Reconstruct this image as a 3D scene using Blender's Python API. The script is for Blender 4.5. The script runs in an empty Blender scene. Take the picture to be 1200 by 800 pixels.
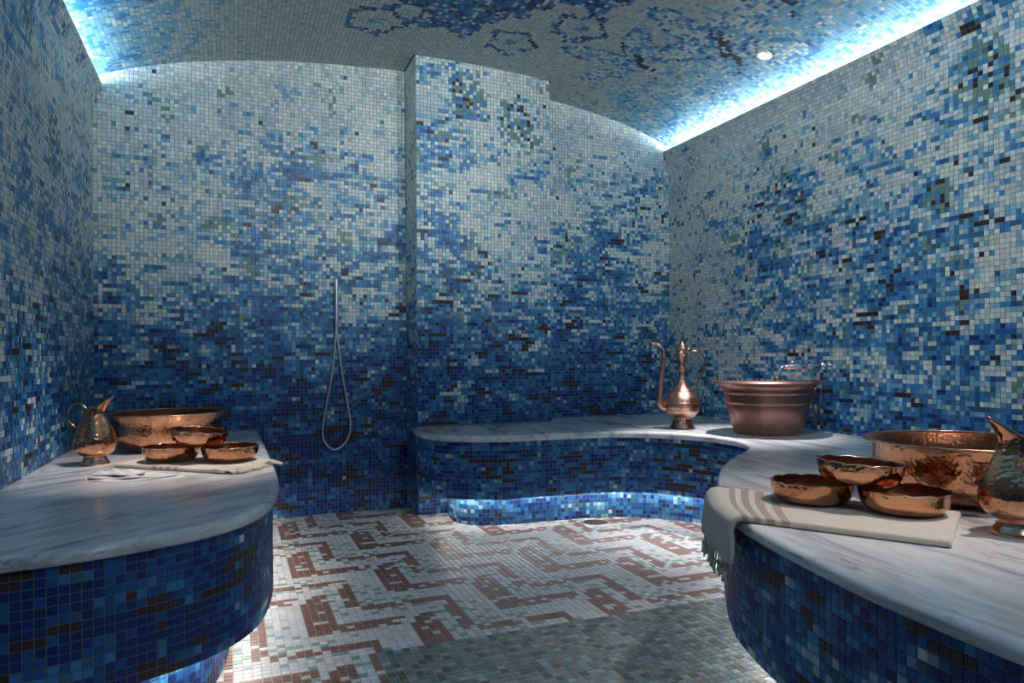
import bpy, bmesh, math, random
import numpy as np
from mathutils import Matrix, Vector

SC = bpy.context.scene
COL = SC.collection
rng = np.random.default_rng(7)
random.seed(7)

# ------------------------------------------------------------------ camera, light, exposure
D = 4.155                      # back wall
XL, XR = -0.646, 2.836         # side walls
YF = -1.5                      # wall behind the camera
CAM_H, YAW, ROLL, FPX, HOR = 0.8855, 0.3795, -0.0063, 829.36, 419.14
cy_, sy_ = math.cos(YAW), math.sin(YAW)
FW = Vector((sy_, cy_, 0)); RT0 = Vector((cy_, -sy_, 0)); UP0 = Vector((0, 0, 1))
RT = RT0 * math.cos(ROLL) + UP0 * math.sin(ROLL)
UPV = UP0 * math.cos(ROLL) - RT0 * math.sin(ROLL)
cam_data = bpy.data.cameras.new('camera')
cam = bpy.data.objects.new('camera', cam_data)
COL.objects.link(cam)
cam_data.sensor_width = 36.0
cam_data.sensor_fit = 'HORIZONTAL'
cam_data.lens = FPX / 1200 * 36
cam_data.shift_y = (HOR - 400) / 1200
cam_data.clip_start = 0.02
cam.matrix_world = Matrix(((RT.x, UPV.x, -FW.x, 0), (RT.y, UPV.y, -FW.y, 0), (RT.z, UPV.z, -FW.z, CAM_H), (0, 0, 0, 1)))
SC.camera = cam

world = bpy.data.worlds.new('world')
SC.world = world
world.use_nodes = True
world.node_tree.nodes['Background'].inputs[0].default_value = (0.3, 0.4, 0.5, 1)
world.node_tree.nodes['Background'].inputs[1].default_value = 0.02

COVE_COLOR, COVE_POWER = (0.72, 0.90, 1.0), 52.0
BENCH_COLOR, BENCH_POWER = (1.0, 0.93, 0.87), 44.0
#               x      y     watts  cone  blend  colour    aimed at    label
DOWNLIGHTS_AND_FILLS = [
    (2.565, 2.902, 250.0, 38, 1.0, (1.0, 0.96, 0.98), (2.32, 2.88, 0.45), 'small round recessed downlight glowing white above the tapered copper bucket'),
    (0.35, 2.55, 150.0, 38, 1.0, (1.0, 0.86, 0.80), (-0.2, 2.95, 0.5), 'recessed downlight above the left marble bench, out of frame'),
    (1.9, 0.9, 95.0, 40, 1.0, (1.0, 0.86, 0.80), (1.5, 1.3, 0.5), 'recessed downlight above the bowls on the right marble bench, out of frame'),
    (0.55, 0.55, 120.0, 52, 1.0, (0.80, 0.93, 1.0), (0.35, 4.1, 2.18), 'added fill lamp left of centre, brightening the back wall, out of frame'),  # added fill, lifts the left half of the back wall
    (1.75, 0.55, 120.0, 52, 1.0, (0.80, 0.93, 1.0), (1.75, 4.1, 2.18), 'added fill lamp right of centre, brightening the back wall, out of frame'),  # added fill for the back wall's right half
    (0.9, 1.3, 65.0, 70, 1.0, (0.84, 0.94, 1.0), (2.83, 2.35, 1.6), 'added fill lamp brightening the right wall, out of frame'),  # lamp added to brighten the right wall
    (1.1, -0.5, 42.0, 125, 1.0, (0.78, 0.91, 1.0), (1.1, 1.6, 0.6), 'wide added fill lamp in the middle of the ceiling behind the camera'),  # unseen lamp added as general fill
]
VS = SC.view_settings
SC.display_settings.display_device = 'sRGB'
VS.view_transform = 'Standard'
VS.look = 'None'
VS.exposure = 0.35
VS.gamma = 1.0
VS.use_curve_mapping = False

# ------------------------------------------------------------------ helpers
def proj(P):
    P = np.asarray(P, float) - np.array([0, 0, CAM_H])
    d = P @ np.array(FW)
    return 600 + FPX * (P @ np.array(RT)) / d, HOR - FPX * (P @ np.array(UPV)) / d, d

def link(o, parent=None, loc=None):
    COL.objects.link(o)
    if parent is not None:
        o.parent = parent
        o.matrix_parent_inverse = Matrix.Translation(-parent.location) if parent.get('_t') else Matrix.Identity(4)
    return o

def tag(o, label=None, cat=None, group=None, kind=None):
    if label: o['label'] = label
    if cat: o['category'] = cat
    if group: o['group'] = group
    if kind: o['kind'] = kind
    return o

def empty(name, loc, label, cat, rz=0, group=None):
    o = bpy.data.objects.new(name, None)
    o.empty_display_size = 0.05
    o.location = loc
    o.rotation_euler = (0, 0, rz)
    COL.objects.link(o)
    return tag(o, label, cat, group)

def obj(name, bm, mat, parent=None, smooth=True, kind=None):
    me = bpy.data.meshes.new(name)
    bmesh.ops.recalc_face_normals(bm, faces=bm.faces)
    bm.to_mesh(me); bm.free()
    if smooth:
        for p in me.polygons: p.use_smooth = True
    if mat: me.materials.append(mat)
    o = bpy.data.objects.new(name, me)
    COL.objects.link(o)
    if parent is not None: o.parent = parent
    if kind: o['kind'] = kind
    return o

def srgb(r, g, b):
    f = lambda c: c / 12.92 if c <= 0.04045 else ((c + 0.055) / 1.055) ** 2.4
    return (f(r / 255), f(g / 255), f(b / 255))

def catmull(P, n=12):
    P = [np.array(q, float) for q in P]
    P = [2 * P[0] - P[1]] + P + [2 * P[-1] - P[-2]]
    out = []
    for i in range(1, len(P) - 2):
        a, b, c, d = P[i - 1:i + 3]
        for k in range(n):
            t = k / n
            out.append(0.5 * (2 * b + (c - a) * t + (2 * a - 5 * b + 4 * c - d) * t * t + (3 * b - a - 3 * c + d) * t ** 3))
    out.append(P[-2])
    return np.array(out)

def resample(P, step=None, n=None):
    P = np.asarray(P, float)
    s = np.concatenate([[0], np.cumsum(np.linalg.norm(np.diff(P, axis=0), axis=1))])
    if n is None: n = max(2, int(round(s[-1] / step)) + 1)
    t = np.linspace(0, s[-1], n)
    return np.stack([np.interp(t, s, P[:, k]) for k in range(P.shape[1])], 1)

def smooth_path(P, it):
    P = P.copy()
    for _ in range(it):
        P[1:-1] = 0.25 * P[:-2] + 0.5 * P[1:-1] + 0.25 * P[2:]
    return P

def tangents(P):
    T = np.gradient(P, axis=0)
    return T / np.linalg.norm(T, axis=1, keepdims=True)

def lathe(prof, seg=48, fn=None, cap0=True, cap1=False):
    bm = bmesh.new()
    rings = []
    for r, z in prof:
        ring = []
        for k in range(seg):
            a = 2 * math.pi * k / seg
            x, y, zz = r * math.cos(a), r * math.sin(a), z
            if fn: x, y, zz = fn(x, y, zz, a, r)
            ring.append(bm.verts.new((x, y, zz)))
        rings.append(ring)
    for A, B in zip(rings[:-1], rings[1:]):
        for k in range(seg):
            bm.faces.new((A[k], A[(k + 1) % seg], B[(k + 1) % seg], B[k]))
    if cap0: bm.faces.new(rings[0][::-1])
    if cap1: bm.faces.new(rings[-1])
    return bm

def tube_into(bm, P, R, seg=10, caps=True):
    P = np.asarray(P, float)
    if np.isscalar(R): R = [R] * len(P)
    T = tangents(P)
    up = np.array([0, 0, 1.0]) if abs(T[0][2]) < 0.9 else np.array([1.0, 0, 0])
    n = np.cross(T[0], up); n /= np.linalg.norm(n)
    rings = []
    for i in range(len(P)):
        n = n - T[i] * (n @ T[i]); n /= np.linalg.norm(n)
        b = np.cross(T[i], n)
        rings.append([bm.verts.new(P[i] + R[i] * (math.cos(a) * n + math.sin(a) * b)) for a in np.linspace(0, 2 * math.pi, seg, endpoint=False)])
    for A, B in zip(rings[:-1], rings[1:]):
        for k in range(seg):
            bm.faces.new((A[k], A[(k + 1) % seg], B[(k + 1) % seg], B[k]))
    if caps:
        bm.faces.new(rings[0][::-1]); bm.faces.new(rings[-1])
    return bm

def tube(P, R, seg=10):
    return tube_into(bmesh.new(), P, R, seg)

def box_into(bm, x0, x1, y0, y1, z0, z1):
    v = [bm.verts.new((x, y, z)) for z in (z0, z1) for y in (y0, y1) for x in (x0, x1)]
    for f in ((0, 1, 3, 2), (4, 6, 7, 5), (0, 4, 5, 1), (2, 3, 7, 6), (0, 2, 6, 4), (1, 5, 7, 3)):
        bm.faces.new([v[i] for i in f])
    return bm

# ------------------------------------------------------------------ materials
def mat_new(name):
    m = bpy.data.materials.new(name); m.use_nodes = True
    nt = m.node_tree
    return m, nt, nt.nodes['Principled BSDF']

def N(nt, t, **kw):
    n = nt.nodes.new(t)
    for k, v in kw.items(): setattr(n, k, v)
    return n

def ramp(nt, stops, interp='LINEAR'):
    r = N(nt, 'ShaderNodeValToRGB'); r.color_ramp.interpolation = interp
    e = r.color_ramp.elements
    while len(e) < len(stops): e.new(0.5)
    for el, (p, c) in zip(e, stops):
        el.position = p; el.color = (*c, 1)
    return r

def tile_mat(name, single, rough):
    m, nt, b = mat_new(name)
    if single:
        src = N(nt, 'ShaderNodeObjectInfo').outputs['Color']
    else:
        src = N(nt, 'ShaderNodeAttribute', attribute_name='col').outputs['Color']
    geo = N(nt, 'ShaderNodeNewGeometry')
    mp = N(nt, 'ShaderNodeMapping'); mp.inputs['Scale'].default_value = (160, 160, 45)
    nt.links.new(geo.outputs['Position'], mp.inputs[0])
    nz = N(nt, 'ShaderNodeTexNoise'); nz.inputs['Scale'].default_value = 1.0; nz.inputs['Detail'].default_value = 1
    nt.links.new(mp.outputs[0], nz.inputs['Vector'])
    r = ramp(nt, [(0.25, (0.72, 0.72, 0.72)), (0.75, (1.15, 1.15, 1.15))])
    nt.links.new(nz.outputs[0], r.inputs[0])
    mx = N(nt, 'ShaderNodeMix', data_type='RGBA', blend_type='MULTIPLY'); mx.inputs[0].default_value = 1
    nt.links.new(src, mx.inputs[6]); nt.links.new(r.outputs[0], mx.inputs[7])
    nt.links.new(mx.outputs[2], b.inputs['Base Color'])
    b.inputs['Roughness'].default_value = rough
    b.inputs['Specular IOR Level'].default_value = 0.35
    return m

M_TILE = tile_mat('glass mosaic', False, 0.4)
M_TILE1 = tile_mat('glass mosaic single', True, 0.4)
M_FTILE = tile_mat('floor mosaic', False, 0.38)
M_FTILE1 = tile_mat('floor mosaic single', True, 0.38)

def plain(name, c, rough=0.6, metal=0.0, noise=0.0, scale=40):
    m, nt, b = mat_new(name)
    b.inputs['Roughness'].default_value = rough
    b.inputs['Metallic'].default_value = metal
    if noise:
        nz = N(nt, 'ShaderNodeTexNoise'); nz.inputs['Scale'].default_value = scale
        tc = N(nt, 'ShaderNodeTexCoord'); nt.links.new(tc.outputs['Object'], nz.inputs['Vector'])
        r = ramp(nt, [(0.3, tuple(v * (1 - noise) for v in c)), (0.7, tuple(min(1, v * (1 + noise)) for v in c))])
        nt.links.new(nz.outputs[0], r.inputs[0]); nt.links.new(r.outputs[0], b.inputs['Base Color'])
    else:
        b.inputs['Base Color'].default_value = (*c, 1)
    return m

M_GROUT = plain('grout', srgb(112, 116, 118), 0.8, 0, 0.12, 30)
M_FGROUT = plain('floor grout', srgb(165, 160, 152), 0.8, 0, 0.1, 30)
M_CHROME = plain('chrome', (0.75, 0.78, 0.8), 0.12, 1.0)
M_BRASS = plain('aged brass', srgb(150, 122, 78), 0.28, 1.0, 0.15, 60)
M_DRAIN = plain('aged bronze grate', srgb(130, 112, 92), 0.4, 1.0, 0.1, 50)
M_WHITE_TRIM = plain('white lamp trim', (0.8, 0.8, 0.8), 0.4)

def emis(name, c, s):
    m, nt, b = mat_new(name)
    nt.nodes.remove(b)
    e = N(nt, 'ShaderNodeEmission'); e.inputs[0].default_value = (*c, 1); e.inputs[1].default_value = s
    nt.links.new(e.outputs[0], nt.nodes['Material Output'].inputs[0])
    return m
M_COVE = emis('cove light', COVE_COLOR, COVE_POWER)
M_UNDER = emis('bench light', BENCH_COLOR, BENCH_POWER)
M_LENS = emis('lamp lens', (1, 0.97, 0.93), 14.0)

def copper_mat(name, c, rough, hammer=0.0, hscale=90, tarnish=0.35):
    m, nt, b = mat_new(name)
    tc = N(nt, 'ShaderNodeTexCoord')
    nz = N(nt, 'ShaderNodeTexNoise'); nz.inputs['Scale'].default_value = 14; nz.inputs['Detail'].default_value = 4
    nt.links.new(tc.outputs['Object'], nz.inputs['Vector'])
    r = ramp(nt, [(0.35, tuple(v * (1 - tarnish) for v in c)), (0.62, c)])
    nt.links.new(nz.outputs[0], r.inputs[0]); nt.links.new(r.outputs[0], b.inputs['Base Color'])
    b.inputs['Metallic'].default_value = 1.0
    b.inputs['Roughness'].default_value = rough
    if hammer:
        vo = N(nt, 'ShaderNodeTexVoronoi', feature='SMOOTH_F1'); vo.inputs['Scale'].default_value = hscale
        vo.inputs['Smoothness'].default_value = 0.6
        nt.links.new(tc.outputs['Object'], vo.inputs['Vector'])
        bp = N(nt, 'ShaderNodeBump'); bp.inputs['Strength'].default_value = hammer; bp.inputs['Distance'].default_value = 0.004
        nt.links.new(vo.outputs['Distance'], bp.inputs['Height']); nt.links.new(bp.outputs[0], b.inputs['Normal'])
    return m
M_COPPER = copper_mat('hammered copper', (0.66, 0.33, 0.19), 0.15, 0.30, 95)
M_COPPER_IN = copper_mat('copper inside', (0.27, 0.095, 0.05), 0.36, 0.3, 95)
M_COPPER_RIM = copper_mat('bright copper rim', (0.8, 0.46, 0.32), 0.22)
M_BUCKET = copper_mat('matt brown copper', (0.36, 0.19, 0.155), 0.42, 0.0, 90, 0.25)
M_IBRIK = copper_mat('engraved copper', (0.66, 0.38, 0.29), 0.24, 0.5, 160, 0.55)

def marble(name, rz, stretch):
    m, nt, b = mat_new(name)
    tc = N(nt, 'ShaderNodeTexCoord')
    mp = N(nt, 'ShaderNodeMapping'); mp.inputs['Rotation'].default_value = (0, 0, rz)
    nt.links.new(tc.outputs['Object'], mp.inputs[0])
    mp2 = N(nt, 'ShaderNodeMapping'); mp2.inputs['Scale'].default_value = (17, 17 * stretch, 17)
    nt.links.new(mp.outputs[0], mp2.inputs[0])
    n1 = N(nt, 'ShaderNodeTexNoise'); n1.inputs['Scale'].default_value = 1.0; n1.inputs['Detail'].default_value = 6; n1.inputs['Roughness'].default_value = 0.6; n1.inputs['Distortion'].default_value = 0.6
    nt.links.new(mp2.outputs[0], n1.inputs['Vector'])
    r1 = ramp(nt, [(0.32, (0.34, 0.35, 0.38)), (0.45, (0.62, 0.63, 0.64)), (0.56, (0.74, 0.75, 0.74)), (0.75, (0.80, 0.80, 0.79))])
    nt.links.new(n1.outputs[0], r1.inputs[0])
    mp3 = N(nt, 'ShaderNodeMapping'); mp3.inputs['Scale'].default_value = (26, 26 * stretch * 0.7, 26); mp3.inputs['Location'].default_value = (3, 5, 0)
    nt.links.new(mp.outputs[0], mp3.inputs[0])
    n2 = N(nt, 'ShaderNodeTexNoise'); n2.inputs['Scale'].default_value = 1.0; n2.inputs['Detail'].default_value = 3; n2.inputs['Distortion'].default_value = 1.0
    nt.links.new(mp3.outputs[0], n2.inputs['Vector'])
    r2 = ramp(nt, [(0.475, (1, 1, 1)), (0.497, (0.52, 0.54, 0.58)), (0.505, (0.52, 0.54, 0.58)), (0.53, (1, 1, 1))])
    nt.links.new(n2.outputs[0], r2.inputs[0])
    n3 = N(nt, 'ShaderNodeTexNoise'); n3.inputs['Scale'].default_value = 2.2
    nt.links.new(tc.outputs['Object'], n3.inputs['Vector'])
    r3 = ramp(nt, [(0.45, (0, 0, 0)), (0.6, (0.9, 0.9, 0.9))]); nt.links.new(n3.outputs[0], r3.inputs[0])
    mx = N(nt, 'ShaderNodeMix', data_type='RGBA', blend_type='MULTIPLY')
    nt.links.new(r3.outputs[0], mx.inputs[0]); nt.links.new(r1.outputs[0], mx.inputs[6]); nt.links.new(r2.outputs[0], mx.inputs[7])
    nt.links.new(mx.outputs[2], b.inputs['Base Color'])
    b.inputs['Roughness'].default_value = 0.16
    b.inputs['Specular IOR Level'].default_value = 0.55
    return m
M_MARBLE_L = marble('grey veined marble left', 0.85, 0.16)
M_MARBLE_R = marble('grey veined marble right', 0.12, 0.16)

def cloth_mat(name, base, stripes=None):
    m, nt, b = mat_new(name)
    uv = N(nt, 'ShaderNodeUVMap'); uv.uv_map = 'UVMap'
    wv = N(nt, 'ShaderNodeTexNoise'); wv.inputs['Scale'].default_value = 260
    nt.links.new(uv.outputs[0], wv.inputs['Vector'])
    r = ramp(nt, [(0.3, tuple(v * 0.86 for v in base)), (0.7, base)])
    nt.links.new(wv.outputs[0], r.inputs[0])
    out = r.outputs[0]
    if stripes:
        sp = N(nt, 'ShaderNodeSeparateXYZ'); nt.links.new(uv.outputs[0], sp.inputs[0])
        st = [(0.0, (1, 1, 1))]
        for a, z, c in stripes: st += [(a, c), (z, (1, 1, 1))]
        rs = ramp(nt, st, 'CONSTANT'); nt.links.new(sp.outputs[0], rs.inputs[0])
        mx = N(nt, 'ShaderNodeMix', data_type='RGBA', blend_type='MULTIPLY'); mx.inputs[0].default_value = 1
        nt.links.new(out, mx.inputs[6]); nt.links.new(rs.outputs[0], mx.inputs[7]); out = mx.outputs[2]
    nt.links.new(out, b.inputs['Base Color'])
    b.inputs['Roughness'].default_value = 0.92
    b.inputs['Sheen Weight'].default_value = 0.2
    bp = N(nt, 'ShaderNodeBump'); bp.inputs['Strength'].default_value = 0.25; bp.inputs['Distance'].default_value = 0.001
    nt.links.new(wv.outputs[0], bp.inputs['Height']); nt.links.new(bp.outputs[0], b.inputs['Normal'])
    return m
TAUPE = (0.62, 0.52, 0.49)
M_TOWEL = cloth_mat('cream towel', srgb(214, 204, 190), [(0.585, 0.62, TAUPE), (0.645, 0.68, TAUPE), (0.705, 0.735, TAUPE), (0.76, 0.785, TAUPE)])
M_TOWEL_L = cloth_mat('cream towel left', srgb(214, 204, 190), [(0.36, 0.40, TAUPE), (0.43, 0.46, TAUPE), (0.49, 0.525, TAUPE), (0.56, 0.59, TAUPE)])
M_FRINGE = plain('cream fringe', srgb(206, 196, 176), 0.95, 0, 0.12, 200)
M_WHITECLOTH = cloth_mat('white cloth', srgb(222, 220, 218))

# ------------------------------------------------------------------ mosaic colours
PAL = {
    'white': np.array(srgb(214, 219, 211)), 'white2': np.array(srgb(186, 200, 203)), 'pale': np.array(srgb(128, 178, 202)),
    'mid': np.array(srgb(62, 132, 184)), 'deep': np.array(srgb(30, 90, 152)), 'navy': np.array(srgb(20, 48, 116)),
    'brown': np.array(srgb(58, 44, 46)), 'green': np.array(srgb(120, 152, 140)), 'teal': np.array(srgb(58, 104, 132)),
}
def runs(nr, nc, lo, hi, r):
    """per-row values held over runs of neighbouring tiles"""
    out = np.empty((nr, nc))
    for j in range(nr):
        k = 0
        while k < nc:
            L = int(r.integers(lo, hi + 1)); out[j, k:k + L] = r.normal(); k += L
    return out
def smooth_noise(nr, nc, sr, sc, r):
    a, b = int(nr / sr) + 3, int(nc / sc) + 3
    g = r.normal(size=(a, b))
    y = np.arange(nr) / sr; x = np.arange(nc) / sc
    i, j = y.astype(int), x.astype(int); fy = (y - i)[:, None]; fx = (x - j)[None]
    return (g[i][:, j] * (1 - fx) + g[i][:, j + 1] * fx) * (1 - fy) + (g[i + 1][:, j] * (1 - fx) + g[i + 1][:, j + 1] * fx) * fy
def mosaic(dens, r, brown=1.0):
    """dens: rows x cols of 0..9 -> rows x cols x 3 tile colours"""
    nr, nc = dens.shape
    A, B = runs(nr, nc, 1, 5, r), smooth_noise(nr, nc, 2.6, 5, r)
    A2 = runs(nr // 2 + 1, nc, 2, 6, r).repeat(2, 0)[:nr]
    v = dens / 9.0 + 0.10 * A + 0.07 * A2 + 0.10 * B + 0.10 * r.normal(size=(nr, nc))
    cat = np.digitize(v, [0.475, 0.585, 0.80, 0.97, 1.12])
    names = ['white', 'pale', 'mid', 'deep', 'navy', 'navy']
    col = np.stack([PAL[n] for n in names])[cat]
    w2 = (cat == 0) & (smooth_noise(nr, nc, 5, 5, r) + 0.5 * r.normal(size=(nr, nc)) > 0.6)
    col[w2] = PAL['white2']
    te = (cat == 2) & (r.random((nr, nc)) < 0.22); col[te] = PAL['teal']
    R2, S2 = runs(nr, nc, 2, 4, r), smooth_noise(nr, nc, 3, 6, r)
    bp = R2 + 0.9 * S2 + np.clip((dens - 5) / 4, -1, 1) * 0.55
    br = ((bp + 1.2 * np.clip(v - 0.6, -1, 0.6) > 2.25 / brown) & (v > 0.42)) | ((dens > 1.5) & (r.random((nr, nc)) < 0.004)); col[br] = PAL['brown']
    G = smooth_noise(nr, nc, 4, 4, r)
    gr = (~br) & (cat <= 2) & (G > 1.1) & (r.random((nr, nc)) < 0.45) & (dens > 1.5) & (dens < 6.5); col[gr] = PAL['green']
    col = col * (1 + 0.10 * r.normal(size=(nr, nc, 1))) * (1 + 0.03 * r.normal(size=(nr, nc, 3)))
    return np.clip(col, 0.004, 0.85)
def speckle(col, u, z, spots, r):
    """green and brown flowers worked into the mosaic: (centre, radii) along the wall"""
    for a, b, ra, rb in spots:
        d = np.hypot((u - a) / ra, (z - b) / rb)
        q = r.random(u.shape)
        col[(d < 1) & (q < 0.34)] = PAL['green'] * 0.9
        col[(d < 0.9) & (q > 0.34) & (q < 0.48)] = PAL['brown']
        col[(d < 1.2) & (q > 0.5) & (q < 0.64)] = PAL['mid']
    return col
def mapget(rows, u, z, u0, du=0.2, z0=0.05, dz=0.2):
    M = np.array([[int(s[2 * k:2 * k + 2]) / 10 for k in range(len(s) // 2)] for s in rows])
    fu = np.clip((u - u0) / du, 0, M.shape[1] - 1.001); fz = np.clip((z - z0) / dz, 0, M.shape[0] - 1.001)
    i, j = fu.astype(int), fz.astype(int); a, b = fu - i, fz - j
    return (M[j, i] * (1 - a) + M[j, i + 1] * a) * (1 - b) + (M[j + 1, i] * (1 - a) + M[j + 1, i + 1] * a) * b
# how dark the blue tiles run over each wall, sampled every 0.2 m (two digits = tenths, bottom row first)
MAP_BACK = ['808082838585858787878787838383838282', '808081828383838686868585808080807979', '747679808080788082828181808080767170', '687176807877758080808080767676726666',
            '656668747269677474747474727272686262', '535860686759556464656565676767625555', '443941566252475757575858616164595050', '312931535444424950505151515261584848',
            '323930535140374847474747424356544040', '342626495444384243444546333445464040', '292626444448343233333434242536414040', '211914253135242022242628151619232729', '111812101915140708090910101112131516']
MAP_PILLAR = ['85858585', '83828282', '80777779', '77727276', '72676769', '64625959', '57545052', '52443739', '47342827', '49342627', '50453033', '42432734', '32331721']
MAP_RIGHT = ['65656565656964606060606060', '65656565656964606060606060', '65656565656963606060606060', '64636362626861565655576059', '52535850515251514943455151', '48516357564350534735333435',
             '31375758634544505034303030', '40425156554448504734292728', '35394444473745474333282525', '33354142373341443932272424', '40384029201623272522221920', '40403820110607091213141516', '40404019100605050607091012']
MAP_LEFT = ['656565656668697070', '656565656668697070', '656565656667697070', '656565656667686867', '606060616262616161', '545556575755525051', '404040414447495050', '404042454643434547',
            '324242394244424040', '404033292932364040', '404040362825262931', '404040404032232225', '404040404036332823']

# ------------------------------------------------------------------ tiles as geometry
H_TILE = 0.0016
def tile_field(name, C, U, V, Nn, su, sv, col, parent, mat):
    """one mesh of bevelled tiles: C centres, U/V unit directions along the surface, Nn outward"""
    n = len(C)
    if n == 0: return None
    C, U, V, Nn, col = (np.asarray(a, float) for a in (C, U, V, Nn, col))
    be = 0.0008
    tl = rng.normal(size=(n, 2)) * 0.00018
    vs = np.empty((n, 8, 3))
    for k, (a, b) in enumerate(((-1, -1), (1, -1), (1, 1), (-1, 1))):
        vs[:, k] = C + U * (a * su / 2) + V * (b * sv / 2) - Nn * 0.0005
        h = H_TILE + a * tl[:, :1] + b * tl[:, 1:]
        vs[:, 4 + k] = C + U * (a * (su / 2 - be)) + V * (b * (sv / 2 - be)) + Nn * h
    q = np.array([[4, 5, 6, 7], [0, 1, 5, 4], [1, 2, 6, 5], [2, 3, 7, 6], [3, 0, 4, 7]])
    f = (q[None] + 8 * np.arange(n)[:, None, None]).reshape(-1)
    nf = 5 * n
    me = bpy.data.meshes.new(name)
    me.vertices.add(8 * n); me.vertices.foreach_set('co', vs.reshape(-1))
    me.loops.add(4 * nf); me.loops.foreach_set('vertex_index', f.astype(np.int32))
    me.polygons.add(nf); me.polygons.foreach_set('loop_start', np.arange(0, 4 * nf, 4, dtype=np.int32))
    at = me.attributes.new('col', 'FLOAT_COLOR', 'FACE')
    c4 = np.ones((n, 5, 4)); c4[:, :, :3] = col[:, None, :]
    at.data.foreach_set('color', c4.reshape(-1))
    me.materials.append(mat)
    me.update(); me.validate(); me.shade_flat()
    o = bpy.data.objects.new(name, me)
    COL.objects.link(o); o.parent = parent
    o['kind'] = 'stuff'
    return o

_single = {}
def tile_singles(C, U, V, Nn, su, sv, col, parent, mat):
    key = (round(su, 5), round(sv, 5), mat.name)
    if key not in _single:
        bm = bmesh.new(); be = 0.0008; h = H_TILE
        lo = [bm.verts.new((a * su / 2, b * sv / 2, -0.0005)) for a, b in ((-1, -1), (1, -1), (1, 1), (-1, 1))]
        hi = [bm.verts.new((a * (su / 2 - be), b * (sv / 2 - be), h)) for a, b in ((-1, -1), (1, -1), (1, 1), (-1, 1))]
        bm.faces.new(hi); bm.faces.new(lo[::-1])
        for k in range(4): bm.faces.new((lo[k], lo[(k + 1) % 4], hi[(k + 1) % 4], hi[k]))
        me = bpy.data.meshes.new('mosaic_tile'); bm.to_mesh(me); bm.free(); me.materials.append(mat)
        _single[key] = me
    me = _single[key]
    for k in range(len(C)):
        o = bpy.data.objects.new('mosaic_tile', me)
        t = rng.normal(size=2) * 0.018
        n = Vector(Nn[k]) + Vector(U[k]) * t[0] + Vector(V[k]) * t[1]; n.normalize()
        u = Vector(U[k]); u = (u - n * u.dot(n)).normalized(); v = n.cross(u)
        o.matrix_basis = Matrix(((u.x, v.x, n.x, C[k][0]), (u.y, v.y, n.y, C[k][1]), (u.z, v.z, n.z, C[k][2]), (0, 0, 0, 1)))
        o.color = (*[float(c) for c in col[k]], 1)
        COL.objects.link(o); o.parent = parent

def lay(parent, C, U, V, Nn, su, sv, col, mats, singles=0, ok=None, name='mosaic_field'):
    """the tiles that show largest become parts of their own, the rest one field"""
    C, U, V, Nn, col = (np.asarray(a, float).reshape(-1, 3) for a in (C, U, V, Nn, col))
    pick = np.zeros(len(C), bool)
    if singles:
        a = proj(C - U * su / 2); b = proj(C + U * su / 2); c = proj(C - V * sv / 2); d = proj(C + V * sv / 2); m = proj(C)
        ar = np.abs((b[0] - a[0]) * (d[1] - c[1]) - (b[1] - a[1]) * (d[0] - c[0]))
        face = ((np.array([0, 0, CAM_H]) - C) * Nn).sum(1) > 0
        vis = face & (m[2] > 0.2) & (m[0] > 2) & (m[0] < 1198) & (m[1] > 2) & (m[1] < 798)
        if ok is not None: vis &= ok
        ar = np.where(vis, ar, -1)
        idx = np.argsort(-ar)[:singles]
        pick[idx[ar[idx] > 0]] = True
        tile_singles(C[pick], U[pick], V[pick], Nn[pick], su, sv, col[pick], parent, mats[1])
    k = ~pick
    tile_field(name, C[k], U[k], V[k], Nn[k], su, sv, col[k], parent, mats[0])

TP, TS = 0.021, 0.0198          # wall tile pitch and size
ZB, ZM, ZU, ZO = 0.4956, 0.478, 0.4604, 0.172   # bench top, slab middle, slab underside, overhang

# vault
XC, VA, VB, ZAPEX = 0.5 * (XL + XR), 1.93, 0.46, 2.597
def vault(x):
    u = np.clip((np.asarray(x, float) - XC) / VA, -1, 1)
    return ZAPEX - VB * (1 - np.sqrt(1 - u * u))

# ------------------------------------------------------------------ bench outlines (plan)
left_pts = [(0.143, D), (0.148, 3.6), (0.151, 3.1), (0.152, 2.7), (0.147, 2.42), (0.132, 2.22), (0.095, 2.03), (0.035, 1.905), (-0.055, 1.81), (-0.20, 1.735), (-0.34, 1.69), (-0.5, 1.672), (XL, 1.665)]
s_pts = [(0.952, 3.906), (0.93, 3.80), (0.925, 3.70), (0.945, 3.57), (1.01, 3.45), (1.14, 3.355), (1.31, 3.305), (1.60, 3.29), (1.90, 3.245), (2.10, 3.09), (2.20, 2.86), (2.195, 2.65), (2.11, 2.49), (1.98, 2.37),
         (1.79, 2.225), (1.58, 2.02), (1.366, 1.76), (1.20, 1.52), (1.134, 1.381), (1.084, 1.223), (1.046, 1.066), (1.017, 0.935), (1.0, 0.80), (0.988, 0.62), (0.985, 0.3), (0.985, -0.4), (0.985, YF)]
LPATH = smooth_path(resample(catmull(left_pts), 0.02), 6)
SPATH = smooth_path(resample(catmull(s_pts), 0.02), 6)
L_IN, S_IN = -1, 1            # interior lies right / left of the direction of travel
def inset(P, side, d):
    T = tangents(P)
    nrm = np.stack([-T[:, 1], T[:, 0]], 1) * side
    return P + nrm * d
L_CORN = [(XL, D)]
S_CORN = [(XR, YF), (XR, D), (1.8116, D), (1.8116, 3.906)]
def in_poly(px, py, poly):
    c = np.zeros(px.shape, bool); n = len(poly)
    for i in range(n):
        x1, y1 = poly[i]; x2, y2 = poly[(i + 1) % n]
        hit = ((y1 > py) != (y2 > py)) & (px < (x2 - x1) * (py - y1) / (y2 - y1 + 1e-12) + x1)
        c ^= hit
    return c

# ------------------------------------------------------------------ room shell
def struct(name, bm, mat, smooth=False):
    return tag(obj(name, bm, mat, smooth=smooth), kind='structure')

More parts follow.
